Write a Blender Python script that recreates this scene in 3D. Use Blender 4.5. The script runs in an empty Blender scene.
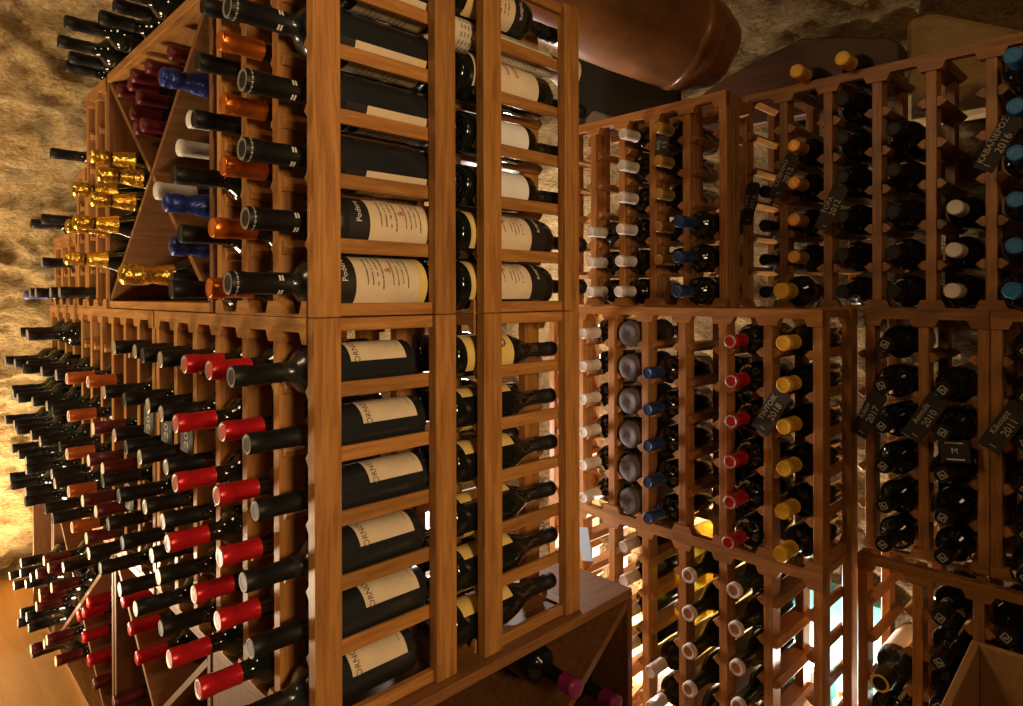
import bpy, bmesh, math, random
from mathutils import Vector, Matrix, noise
random.seed(7)
S = bpy.context.scene
COL = S.collection
R = math.radians
PI = math.pi

# ------------------------------------------------------------------ materials
def nt(name):
    m = bpy.data.materials.new(name); m.use_nodes = True
    n = m.node_tree; b = n.nodes['Principled BSDF']
    return m, n, b

def plain(name, c, rough=.5, metal=0, coat=0, trans=0, spec=None, ior=None):
    m, n, b = nt(name)
    b.inputs['Base Color'].default_value = (*c, 1)
    b.inputs['Roughness'].default_value = rough
    b.inputs['Metallic'].default_value = metal
    b.inputs['Coat Weight'].default_value = coat
    b.inputs['Transmission Weight'].default_value = trans
    if ior: b.inputs['IOR'].default_value = ior
    if spec is not None: b.inputs['Specular IOR Level'].default_value = spec
    return m

def foil(name, c, rough=.35, metal=.6, bump=.25, scale=60, spec=.5):
    m, n, b = nt(name)
    b.inputs['Roughness'].default_value = rough
    b.inputs['Metallic'].default_value = metal
    b.inputs['Specular IOR Level'].default_value = spec
    tc = n.nodes.new('ShaderNodeTexCoord'); no = n.nodes.new('ShaderNodeTexNoise')
    no.inputs['Scale'].default_value = scale; no.inputs['Detail'].default_value = 2
    n.links.new(tc.outputs['Object'], no.inputs['Vector'])
    bp = n.nodes.new('ShaderNodeBump'); bp.inputs['Strength'].default_value = bump; bp.inputs['Distance'].default_value = .004
    n.links.new(no.outputs['Fac'], bp.inputs['Height']); n.links.new(bp.outputs['Normal'], b.inputs['Normal'])
    mx = n.nodes.new('ShaderNodeMix'); mx.data_type = 'RGBA'
    mx.inputs['A'].default_value = (*[x * .75 for x in c], 1); mx.inputs['B'].default_value = (*[min(1, x * 1.2) for x in c], 1)
    n.links.new(no.outputs['Fac'], mx.inputs['Factor']); n.links.new(mx.outputs['Result'], b.inputs['Base Color'])
    return m

def wood(name, c1, c2, axis='z', rough=.42, fine=1.0, coat=.12):
    m, n, b = nt(name)
    tc = n.nodes.new('ShaderNodeTexCoord'); oi = n.nodes.new('ShaderNodeObjectInfo')
    mp = n.nodes.new('ShaderNodeMapping')
    s = {'x': (5, 60, 60), 'y': (60, 5, 60), 'z': (60, 60, 5)}[axis]
    mp.inputs['Scale'].default_value = [v * fine for v in s]
    vm = n.nodes.new('ShaderNodeVectorMath'); vm.operation = 'MULTIPLY_ADD'
    n.links.new(oi.outputs['Random'], vm.inputs[0]); vm.inputs[1].default_value = (13, 7, 5)
    n.links.new(tc.outputs['Object'], vm.inputs[2])
    n.links.new(vm.outputs[0], mp.inputs['Vector'])
    no = n.nodes.new('ShaderNodeTexNoise'); no.inputs['Scale'].default_value = 1.6; no.inputs['Detail'].default_value = 5
    no.inputs['Roughness'].default_value = .62; no.inputs['Distortion'].default_value = .7
    n.links.new(mp.outputs[0], no.inputs['Vector'])
    cr = n.nodes.new('ShaderNodeValToRGB')
    cr.color_ramp.elements[0].position = .3; cr.color_ramp.elements[0].color = (*c2, 1)
    cr.color_ramp.elements[1].position = .68; cr.color_ramp.elements[1].color = (*c1, 1)
    n.links.new(no.outputs['Fac'], cr.inputs['Fac'])
    # a little difference from board to board
    hs = n.nodes.new('ShaderNodeHueSaturation'); mr = n.nodes.new('ShaderNodeMapRange')
    mr.inputs['To Min'].default_value = .8; mr.inputs['To Max'].default_value = 1.15
    n.links.new(oi.outputs['Random'], mr.inputs['Value']); n.links.new(mr.outputs[0], hs.inputs['Value'])
    n.links.new(cr.outputs['Color'], hs.inputs['Color']); n.links.new(hs.outputs['Color'], b.inputs['Base Color'])
    b.inputs['Roughness'].default_value = rough; b.inputs['Coat Weight'].default_value = coat * .5; b.inputs['Specular IOR Level'].default_value = .32; b.inputs['Coat Roughness'].default_value = .3
    bp = n.nodes.new('ShaderNodeBump'); bp.inputs['Strength'].default_value = .12; bp.inputs['Distance'].default_value = .002
    n.links.new(no.outputs['Fac'], bp.inputs['Height']); n.links.new(bp.outputs['Normal'], b.inputs['Normal'])
    return m

def stone(name, cols, scale=6, bump=.9, rough=.9):
    m, n, b = nt(name)
    tc = n.nodes.new('ShaderNodeTexCoord')
    n1 = n.nodes.new('ShaderNodeTexNoise'); n1.inputs['Scale'].default_value = scale; n1.inputs['Detail'].default_value = 9; n1.inputs['Roughness'].default_value = .68
    n2 = n.nodes.new('ShaderNodeTexNoise'); n2.inputs['Scale'].default_value = scale * 9; n2.inputs['Detail'].default_value = 6; n2.inputs['Roughness'].default_value = .7
    mp = n.nodes.new('ShaderNodeMapping'); mp.inputs['Scale'].default_value = (1, 1, 2.2)
    n.links.new(tc.outputs['Object'], mp.inputs['Vector'])
    for q in (n1, n2): n.links.new(mp.outputs[0], q.inputs['Vector'])
    ad = n.nodes.new('ShaderNodeMath'); ad.operation = 'MULTIPLY_ADD'; ad.inputs[1].default_value = .55
    n.links.new(n2.outputs['Fac'], ad.inputs[0])
    ml = n.nodes.new('ShaderNodeMath'); ml.operation = 'MULTIPLY'; ml.inputs[1].default_value = .5
    n.links.new(n1.outputs['Fac'], ml.inputs[0]); n.links.new(ml.outputs[0], ad.inputs[2])
    cr = n.nodes.new('ShaderNodeValToRGB'); e = cr.color_ramp.elements
    e[0].position = .34; e[0].color = (*cols[0], 1); e[1].position = .7; e[1].color = (*cols[2], 1)
    k = e.new(.5); k.color = (*cols[1], 1)
    n.links.new(ad.outputs[0], cr.inputs['Fac']); n.links.new(cr.outputs['Color'], b.inputs['Base Color'])
    b.inputs['Roughness'].default_value = rough; b.inputs['Specular IOR Level'].default_value = .15
    bp = n.nodes.new('ShaderNodeBump'); bp.inputs['Strength'].default_value = bump; bp.inputs['Distance'].default_value = .05
    n.links.new(ad.outputs[0], bp.inputs['Height']); n.links.new(bp.outputs['Normal'], b.inputs['Normal'])
    return m

W1, W2 = (.47, .215, .057), (.235, .094, .022)
M = dict(
    wz=wood('redwood_upright', W1, W2, 'z'), wx=wood('redwood_rail', W1, W2, 'x'), wy=wood('redwood_long_rail', W1, W2, 'y'),
    board=wood('brown_board', (.25, .108, .034), (.14, .055, .015), 'x', .5), panel=wood('panel_board', (.20, .082, .024), (.115, .045, .012), 'z', .5),
    pine=wood('crate_pine', (.50, .28, .10), (.36, .18, .055), 'x', .6, .6, 0), dark=wood('dark_arched_board', (.09, .035, .016), (.045, .018, .008), 'y', .5, .5),
    floor=wood('floor_boards', (.62, .36, .12), (.50, .27, .08), 'y', .5, .25),
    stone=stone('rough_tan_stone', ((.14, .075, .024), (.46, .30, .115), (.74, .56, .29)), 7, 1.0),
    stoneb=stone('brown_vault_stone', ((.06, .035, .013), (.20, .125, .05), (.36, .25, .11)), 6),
    slab=stone('smooth_tan_block', ((.24, .15, .06), (.36, .23, .095), (.46, .32, .14)), 3, .3),
    glass=plain('black_green_glass', (.006, .008, .006), .1, 0, .3), dusty=plain('dusty_dark_glass', (.015, .018, .020), .24, 0, .2),
    pale=plain('yellow_wine_glass', (.85, .62, .08), .05, 0, 0, .75, ior=1.35), green=plain('olive_wine_glass', (.022, .026, .007), .07, 0, .2, .12, ior=1.35),
    K=foil('black_capsule', (.0065, .0065, .007), .5, .0, .1, 60, .3), R=foil('red_capsule', (.55, .012, .02), .3, .35, .18),
    D=foil('dark_red_wax', (.10, .007, .010), .42, .1, .3), O=foil('orange_capsule', (.45, .11, .02), .4, .2),
    C=foil('copper_capsule', (.75, .22, .035), .3, .8, .15), W=foil('white_capsule', (.72, .68, .62), .45, .05, .3),
    G=foil('gold_foil', (.85, .55, .09), .26, .95, .9, 110), B=foil('blue_foil', (.015, .035, .22), .35, .35, .8, 90),
    N=foil('navy_capsule', (.012, .045, .15), .4, .2), Y=foil('yellow_capsule', (.80, .47, .04), .4, .15), T=foil('bright_blue_capsule', (.01, .16, .42), .4, .1),
    P=foil('purple_capsule', (.22, .02, .10), .35, .2, .3), L=foil('lavender_capsule', (.10, .10, .30), .4, .2),
    Z=foil('dull_gold_capsule', (.50, .33, .07), .35, .5), Q=foil('orange_gold_capsule', (.72, .36, .07), .35, .5),
    steel=plain('cap_disc_grey', (.36, .33, .28), .4, .5), cork=foil('cork_brown', (.42, .16, .06), .7, 0, .4),
    paper=foil('cream_label', (.70, .56, .38), .8, 0, .05, 20), white=foil('white_label', (.76, .72, .68), .75, 0, .05, 20),
    yellowp=foil('yellow_label', (.72, .53, .16), .8, 0, .05, 20), black=plain('label_black', (.018, .014, .012), .5),
    ink=plain('label_ink', (.10, .05, .03), .8), red=plain('label_red', (.40, .06, .03), .8), chalk=plain('chalk_white', (.50, .46, .37), .9),
    slate=foil('slate_card', (.026, .021, .016), .7, 0, .1), printgrey=plain('grey_print', (.5, .48, .43), .6), capdisc=plain('dull_cap_disc', (.20, .19, .165), .5), silver=plain('silver_print', (.7, .68, .62), .5),
    wire=plain('wire', (.5, .48, .44), .35, .9), terra=None, screen=plain('black_panel', (.004, .004, .005), .6),
    tissue=foil('pale_tissue', (.11, .09, .10), .8, 0, .5, 50), blue=plain('pale_blue_paper', (.45, .62, .80), .7), teal=foil('turquoise_paint', (.10, .36, .37), .6, 0, .05), grey=plain('grey_cloth', (.28, .27, .33), .9),
    news=foil('newspaper', (.62, .54, .40), .85, 0, .15, 30), newsink=plain('news_ink', (.28, .24, .18), .9), straw=foil('straw', (.6, .42, .2), .8, 0, 1, 80))
def terracotta():
    m, n, b = nt('glazed_clay')
    tc = n.nodes.new('ShaderNodeTexCoord'); no = n.nodes.new('ShaderNodeTexNoise'); no.inputs['Scale'].default_value = 5; no.inputs['Detail'].default_value = 8; no.inputs['Roughness'].default_value = .6
    n.links.new(tc.outputs['Object'], no.inputs['Vector'])
    cr = n.nodes.new('ShaderNodeValToRGB'); cr.color_ramp.elements[0].position = .35; cr.color_ramp.elements[0].color = (.085, .034, .011, 1)
    cr.color_ramp.elements[1].position = .68; cr.color_ramp.elements[1].color = (.27, .115, .034, 1)
    n.links.new(no.outputs['Fac'], cr.inputs['Fac']); n.links.new(cr.outputs['Color'], b.inputs['Base Color'])
    b.inputs['Roughness'].default_value = .28
    return m
M['terra'] = terracotta()
def lampmat(name, c, s):
    m, n, b = nt(name); b.inputs['Emission Color'].default_value = (*c, 1); b.inputs['Emission Strength'].default_value = s
    return m
M['lampw'] = lampmat('spot_lens_white', (1, .93, .82), 60)

# ------------------------------------------------------------------ mesh helpers
class MB:
    def __init__(s): s.v = []; s.f = []; s.m = []; s.mats = []; s.sm = []
    def mi(s, m):
        if m not in s.mats: s.mats.append(m)
        return s.mats.index(m)
    def add(s, vs, fs, m, smooth=False):
        o = len(s.v); s.v += [tuple(v) for v in vs]; k = s.mi(m)
        for f in fs: s.f.append([i + o for i in f]); s.m.append(k); s.sm.append(smooth)
    def box(s, a, b, m):
        (x0, y0, z0), (x1, y1, z1) = a, b
        vs = [(x0, y0, z0), (x1, y0, z0), (x1, y1, z0), (x0, y1, z0), (x0, y0, z1), (x1, y0, z1), (x1, y1, z1), (x0, y1, z1)]
        s.add(vs, [(3, 2, 1, 0), (4, 5, 6, 7), (0, 1, 5, 4), (1, 2, 6, 5), (2, 3, 7, 6), (3, 0, 4, 7)], m)
    def prism(s, prof, a, b, axis, m):     # prof: list of 2D points (ccw), extruded along axis from a to b
        n = len(prof)
        def P(p, t):
            return {'x': (t, p[0], p[1]), 'y': (p[0], t, p[1]), 'z': (p[0], p[1], t)}[axis]
        vs = [P(p, a) for p in prof] + [P(p, b) for p in prof]
        fs = [tuple(range(n))[::-1], tuple(range(n, 2 * n))] + [(i, (i + 1) % n, (i + 1) % n + n, i + n) for i in range(n)]
        s.add(vs, fs, m)
    def lathe(s, prof, m, seg=20, cap0=False, cap1=False, a0=0, a1=2 * PI):   # prof: (x, r) around the local x axis
        full = abs(a1 - a0 - 2 * PI) < 1e-6
        cols = seg if full else seg + 1
        vs = []
        for x, r in prof:
            for i in range(cols):
                a = a0 + (a1 - a0) * i / seg; vs.append((x, r * math.cos(a), r * math.sin(a)))
        fs = []
        for j in range(len(prof) - 1):
            for i in range(seg):
                k = (i + 1) % cols; fs.append((j * cols + i, j * cols + k, (j + 1) * cols + k, (j + 1) * cols + i))
        if cap0: fs.append(tuple(range(cols))[::-1])
        if cap1: fs.append(tuple((len(prof) - 1) * cols + i for i in range(cols)))
        s.add(vs, fs, m, True)
    def tube(s, pts, r, m, seg=8):
        pts = [Vector(p) for p in pts]; vs = []; n = len(pts)
        for i, p in enumerate(pts):
            t = (pts[min(i + 1, n - 1)] - pts[max(i - 1, 0)]).normalized()
            u = t.cross(Vector((0, 0, 1)) if abs(t.z) < .9 else Vector((1, 0, 0))).normalized(); w = t.cross(u)
            for k in range(seg):
                a = 2 * PI * k / seg; vs.append(p + u * r * math.cos(a) + w * r * math.sin(a))
        fs = [(i * seg + k, i * seg + (k + 1) % seg, (i + 1) * seg + (k + 1) % seg, (i + 1) * seg + k) for i in range(n - 1) for k in range(seg)]
        fs += [tuple(range(seg))[::-1], tuple((n - 1) * seg + k for k in range(seg))]
        s.add(vs, fs, m, True)
    def mesh(s, name, bevel=0):
        me = bpy.data.meshes.new(name); me.from_pydata(s.v, [], s.f)
        for m in s.mats: me.materials.append(m)
        me.polygons.foreach_set('material_index', s.m); me.polygons.foreach_set('use_smooth', s.sm)
        bm = bmesh.new(); bm.from_mesh(me)
        bmesh.ops.recalc_face_normals(bm, faces=bm.faces)
        if bevel:
            bmesh.ops.bevel(bm, geom=[e for e in bm.edges if len(e.link_faces) == 2 and e.calc_face_angle() > .5], offset=bevel, segments=1, affect='EDGES', profile=.5)
        bm.to_mesh(me); bm.free(); me.update()
        return me

def link(name, me, parent=None, loc=(0, 0, 0), rot=(0, 0, 0)):
    o = bpy.data.objects.new(name, me); COL.objects.link(o)
    o.location = loc; o.rotation_euler = rot
    if parent: o.parent = parent
    return o
def tag(o, label, cat, group=None):
    o['label'] = label; o['category'] = cat
    if group: o['group'] = group
    return o
def thing(name, label, cat, loc=(0, 0, 0), rot=(0, 0, 0), group=None):
    return tag(link(name, None, None, loc, rot), label, cat, group)
def struct(name, me, loc=(0, 0, 0)):
    o = link(name, me, None, loc); o['kind'] = 'structure'; return o

_fc = {}
def text_geo(t, size, m='x'):
    """vertices and faces of a flat piece of lettering, centred"""
    if (t, size) in _fc: return _fc[(t, size)]
    cu = bpy.data.curves.new('lettering', 'FONT'); cu.body = t; cu.size = size; cu.align_x = 'CENTER'; cu.align_y = 'CENTER'; cu.resolution_u = 2; cu.space_line = .8
    ob = bpy.data.objects.new('lettering', cu); COL.objects.link(ob)
    dg = bpy.context.evaluated_depsgraph_get(); me = bpy.data.meshes.new_from_object(ob.evaluated_get(dg))
    vs = [v.co.copy() for v in me.vertices]; fs = [tuple(p.vertices) for p in me.polygons]
    bpy.data.objects.remove(ob); bpy.data.curves.remove(cu); bpy.data.meshes.remove(me)
    _fc[(t, size)] = (vs, fs); return vs, fs
def wrap(mb, t, size, x, r, ang, m, flip=1):
    """lettering bent round a bottle: letters' tops point to the neck (+x), reading round the girth"""
    vs, fs = text_geo(t, size)
    out = []
    for v in vs:
        a = ang + flip * v.x / r; out.append((x + flip * v.y if flip > 0 else x + v.y, (r + .0006) * math.cos(a), (r + .0006) * math.sin(a)))
    mb.add(out, fs, m)

# ------------------------------------------------------------------ bottles
SEG = 20
BORD = lambda Rr, L: [(.006, .0), (0, .55 * Rr), (0, .86 * Rr), (.004, .97 * Rr), (.008, Rr), (.595 * L, Rr), (.62 * L, .975 * Rr), (.645 * L, .89 * Rr), (.665 * L, .74 * Rr), (.685 * L, .54 * Rr), (.705 * L, .0150), (.74 * L, .0138), (.9 * L, .0128), (L - .002, .0128)]
BURG = lambda Rr, L: [(.006, .0), (0, .55 * Rr), (0, .86 * Rr), (.004, .97 * Rr), (.008, Rr), (.46 * L, Rr), (.52 * L, .95 * Rr), (.58 * L, .82 * Rr), (.64 * L, .64 * Rr), (.70 * L, .48 * Rr), (.76 * L, .0145), (.9 * L, .0135), (L - .002, .013)]
_mc = {}
def part(key, fn):
    if key not in _mc: _mc[key] = fn()
    return _mc[key]

def glass_mesh(shape, Rr, L, mat):
    def f():
        b = MB(); b.lathe((BORD if shape == 'bord' else BURG)(Rr, L), mat, SEG); b.lathe([(L - .002, .0128), (L - .002, .0001)], mat, SEG); return b.mesh('glass_body')
    return part(('glass', shape, Rr, L, mat.name), f)
def capsule_mesh(mat, L, cl, r, disc, style):
    def f():
        b = MB(); x0 = L - cl
        if style == 'foil':      # crumpled sparkling-wine foil with a wired bulge near the end
            pr = [(x0, r * 1.5), (x0 + .2 * cl, r * 1.32), (x0 + .42 * cl, r * 1.1), (x0 + .55 * cl, r * .95), (x0 + .6 * cl, r * 1.12), (x0 + .78 * cl, r * 1.2), (x0 + .86 * cl, r * 1.05), (x0 + .9 * cl, r * 1.15), (x0 + .96 * cl, r * 1.1), (L, r * .7), (L + .002, .0001)]
            b.lathe(pr, mat, 24)
        elif style == 'wax':
            b.lathe([(x0, r * 1.02), (x0 + .3 * cl, r), (L - .012, r * 1.02), (L - .009, r * 1.1), (L - .002, r * 1.08), (L, r * .9), (L, .0001)], mat, SEG)
        else:
            b.lathe([(x0, r * 1.02), (x0 + .002, r), (L - .022, r * .97), (L - .021, r * 1.04), (L - .003, r * 1.04), (L - .0005, r * .97)], mat, SEG)
            b.lathe([(L - .0005, r * .97), (L + .0005, r * .9), (L - .0008, r * .72)], disc, SEG)
            b.lathe([(L - .0008, r * .72), (L - .0008, .0001)], mat if style != 'disc' else disc, SEG)
            if style == 'logo':      # white print on the tube: a line of script by the tip, twin bars lower down
                for a in (-1.2, .2, 1.6, 3.0):
                    for k in range(2): b.lathe([(x0 + .012 + k * .004, r * 1.03), (x0 + .0145 + k * .004, r * 1.03)], M['silver'], 5, a0=a, a1=a + .55)
                for a in [k * .42 for k in range(15)]: b.lathe([(L - .0095, r * 1.05), (L - .0065, r * 1.05)], M['printgrey'], 2, a0=a, a1=a + .1)
                for a in [k * .42 + .2 for k in range(15)]: b.lathe([(L - .0085, r * 1.05), (L - .0075, r * 1.05)], M['printgrey'], 2, a0=a, a1=a + .16)
        return b.mesh('capsule')
    return part(('cap', mat.name, L, cl, r, disc.name, style), f)

def emblem_mesh(L, r):           # a square set on its corner with a zigzag letter in it, printed on the capsule end
    def f():
        b = MB(); x = L + .0008; q = r * .62; m = M['printgrey']
        P = [(q, 0), (0, q), (-q, 0), (0, -q)]
        def bar(p, o, w=.0008):
            p = Vector(p); o = Vector(o); d = (o - p).normalized() * w; n = Vector((-d.y, d.x))
            b.add([(x, *(p + n)), (x, *(o + n)), (x, *(o - n)), (x, *(p - n))], [(0, 1, 2, 3)], m)
        for i in range(4): bar([c * .95 for c in P[i]], [c * .95 for c in P[(i + 1) % 4]])
        z = [(-.48, .3), (-.25, -.32), (0, .18), (.25, -.32), (.48, .3)]
        for i in range(4): bar([c * q for c in z[i]], [c * q for c in z[i + 1]])
        return b.mesh('emblem')
    return part(('emb', L, r), f)

def label_mesh(style, Rr, L, ang):
    def f():
        b = MB(); r = Rr + .0004
        x = lambda t: t * L
        if style == 'ornate':         # cream front label, big name by the neck side, faint sketch, small print
            b.lathe([(x(.075), r), (x(.425), r)], M['paper'], 14, a0=ang - .85, a1=ang + .85)
            wrap(b, 'ORNO', .0135, x(.384), r, ang - .36, M['ink'])
            rr = r + .0006
            for k in range(14):       # the sketch: a broken ring
                a = ang + .1 + .36 * math.cos(k * .45); xx = x(.28) + .013 * math.sin(k * .45)
                b.lathe([(xx, rr), (xx + .0016, rr)], M['news'], 1, a0=a - .035, a1=a + .035)
            for k in range(3): b.lathe([(x(.185) - k * .0055, rr), (x(.185) - k * .0055 + .0014, rr)], M['news'], 5, a0=ang - .45 + .1 * k, a1=ang + .35)
            b.lathe([(x(.105), rr), (x(.108), rr)], M['ink'], 5, a0=ang - .3, a1=ang + .2)
        elif style == 'printed':      # label of many printed lines under a black band with white script
            b.lathe([(x(.06), r), (x(.465), r)], M['paper'], 14, a0=ang - 1.35, a1=ang + 1.35)
            b.lathe([(x(.468), r), (x(.575), r)], M['black'], 14, a0=ang - 1.35, a1=ang + 1.35)
            wrap(b, 'Podere', .013, x(.522), r, ang, M['silver'])
            rr = r + .0006
            for k in range(9):
                if k == 4: wrap(b, '&', .016, x(.285), r, ang, M['red']); continue
                w = random.uniform(.5, .72); n = 16; xx = x(.40) - k * .0088
                for q in range(n):
                    a = ang - w + 2 * w * q / n
                    if random.random() < .85: b.lathe([(xx, rr), (xx + .0019, rr)], M['ink'], 1, a0=a, a1=a + random.uniform(1.1, 1.9) * w / n)
            b.lathe([(x(.065), rr), (x(.105), rr)], M['yellowp'], 14, a0=ang - 1.35, a1=ang + 1.35)
        elif style == 'redname':
            b.lathe([(x(.08), r), (x(.52), r)], M['paper'], 14, a0=ang - 1.35, a1=ang + 1.35)
            wrap(b, 'Rosso', .017, x(.37), r, ang, M['red']); wrap(b, 'Toscana', .012, x(.31), r, ang, M['red'])
        elif style == 'white':
            b.lathe([(x(.08), r), (x(.55), r)], M['white'], 14, a0=ang - 1.4, a1=ang + 1.4)
        elif style == 'crest':
            b.lathe([(x(.08), r), (x(.48), r)], M['yellowp'], 14, a0=ang - 1.4, a1=ang + 1.4)
            rr = r + .0006
            for k in range(12):
                a = ang + .28 * math.cos(k * PI / 6); xx = x(.38) + .0095 * math.sin(k * PI / 6)
                b.lathe([(xx, rr), (xx + .003, rr)], M['ink'], 1, a0=a - .08, a1=a + .08)
            wrap(b, '&', .016, x(.385), r, ang, M['ink'])
        elif style == 'yellow':
            b.lathe([(x(.08), r), (x(.50), r)], M['yellowp'], 10, a0=ang - .85, a1=ang + .85)
            b.lathe([(x(.08), r), (x(.50), r)], M['yellowp'], 8, a0=ang + 2.35, a1=ang + 3.1)
        elif style == 'plain':
            b.lathe([(x(.12), r), (x(.5), r)], M['white'], 14, a0=ang - 1.3, a1=ang + 1.3)
        elif style == 'script':       # pale printed script across the shoulder
            sh = .648 * L
            for k in range(9):
                a = ang - .75 + k * .17; q = .002 * ((k * 7) % 3)
                b.lathe([(sh - .004 + q, .875 * Rr), (sh + .001 + q, .82 * Rr), (sh + .006, .72 * Rr)], M['silver'], 1, a0=a, a1=a + .09)
            b.lathe([(sh - .012, .955 * Rr), (sh - .009, .94 * Rr)], M['silver'], 6, a0=ang - .7, a1=ang + .7)
        return b.mesh('label')
    return part(('lab', style, Rr, L, ang), f)

KINDS = {  # shape, radius, length, glass, capsule material, capsule length, capsule radius, end disc, capsule style
    'A_black_large': ('bord', .041, .31, 'dusty', 'K', .082, .0155, 'capdisc', 'logo'),
    'A_black_tall': ('bord', .036, .272, 'dusty', 'K', .066, .0140, 'capdisc', 'flat'),
    'copper': ('bord', .036, .262, 'glass', 'C', .062, .0148, 'C', 'flat'),
    'K': ('bord', .0345, .262, 'glass', 'K', .056, .0142, 'steel', 'disc'),
    'K2': ('bord', .0345, .262, 'glass', 'K', .062, .0142, 'K', 'flat'),
    'R': ('bord', .0345, .262, 'glass', 'R', .058, .0146, 'steel', 'flat'),
    'D': ('bord', .0345, .262, 'glass', 'D', .060, .0142, 'paper', 'disc'),
    'X': ('bord', .0345, .262, 'glass', 'D', .060, .0142, 'D', 'wax'),
    'V': ('bord', .0345, .262, 'glass', 'R', .060, .0142, 'R', 'wax'),
    'O': ('bord', .0345, .262, 'glass', 'O', .056, .0142, 'paper', 'flat'),
    'W': ('bord', .0345, .262, 'glass', 'W', .060, .0142, 'W', 'flat'),
    'WK': ('bord', .0345, .262, 'green', 'W', .055, .0142, 'W', 'flat'),
    'WC': ('burg', .0345, .262, 'green', 'Z', .012, .0150, 'W', 'ring'),
    'G': ('burg', .037, .262, 'glass', 'G', .085, .0140, 'G', 'foil'),
    'GB': ('burg', .041, .29, 'glass', 'G', .125, .0175, 'G', 'foil'),
    'B': ('burg', .037, .262, 'glass', 'B', .075, .0150, 'B', 'foil'),
    'WX': ('burg', .036, .262, 'glass', 'W', .085, .0155, 'W', 'wax'),
    'N': ('bord', .0345, .262, 'glass', 'N', .055, .0142, 'N', 'flat'),
    'Y': ('bord', .0350, .262, 'glass', 'Y', .055, .0158, 'Y', 'flat'),
    'YB': ('bord', .037, .262, 'glass', 'Y', .05, .0185, 'Y', 'flat'),
    'T': ('bord', .0345, .262, 'glass', 'T', .055, .0150, 'T', 'flat'),
    'P': ('bord', .0345, .262, 'glass', 'P', .035, .0160, 'P', 'wax'),
    'L': ('bord', .0345, .262, 'glass', 'L', .06, .0142, 'L', 'flat'),
    'Z': ('bord', .0345, .262, 'glass', 'Z', .055, .0142, 'Z', 'flat'),
    'Q': ('bord', .0345, .262, 'glass', 'Q', .055, .0148, 'Q', 'flat'),
    'cream': ('bord', .0345, .262, 'glass', 'W', .052, .0150, 'W', 'flat'),
    'yellowwine': ('burg', .0345, .262, 'pale', 'Y', .05, .0142, 'Y', 'flat'),
}
GLASS = {'dusty': 'dusty', 'glass': 'glass', 'pale': 'pale', 'green': 'green'}
def ring_capsule(L):
    def f():
        b = MB(); r = .0150
        b.lathe([(L - .014, r * .95), (L - .012, r * 1.12), (L - .001, r * 1.12), (L + .001, r * .95), (L - .001, r * .68)], M['white'], SEG)
        b.lathe([(L - .001, r * .68), (L - .001, .0001)], M['cork'], SEG)
        return b.mesh('rim')
    return part(('ring', L), f)

def bottle(kind, tip, d, label, group, lab=None, ang=.6, roll=0, tilt=0, emblem=False, rz=None, name='wine_bottle', cat='bottle'):
    """tip = centre of the capsule end; d = -1 neck towards -x, +1 towards +x"""
    sh, Rr, L, g, cm, cl, cr, disc, st = KINDS[kind]
    a = rz if rz is not None else (PI if d < 0 else 0)
    ax = Vector((math.cos(a) * math.cos(tilt), math.sin(a) * math.cos(tilt), math.sin(tilt)))
    base = Vector(tip) - ax * L
    o = thing(name, label, cat, base, (roll, -tilt, a), group)
    link('glass_body', glass_mesh(sh, Rr, L, M[g]), o)
    if st == 'ring': link('rim', ring_capsule(L), o)
    else: link('capsule', capsule_mesh(M[cm], L, cl, cr, M[disc], st), o)
    if emblem: link('emblem', emblem_mesh(L, cr), o, rot=(random.uniform(-.4, .4), 0, 0))
    if lab: link('label', label_mesh(lab, Rr, L, ang), o)
    return o

ORD = ['first', 'second', 'third', 'fourth', 'fifth', 'sixth', 'seventh', 'eighth', 'ninth', 'tenth', 'eleventh', 'twelfth', 'thirteenth', 'fourteenth', 'fifteenth', 'sixteenth']
lo = lambda z, z0, r: max(z, z0 + .005 + r)
ROW = ['top', 'second', 'third', 'fourth', 'fifth', 'sixth', 'seventh']

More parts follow.
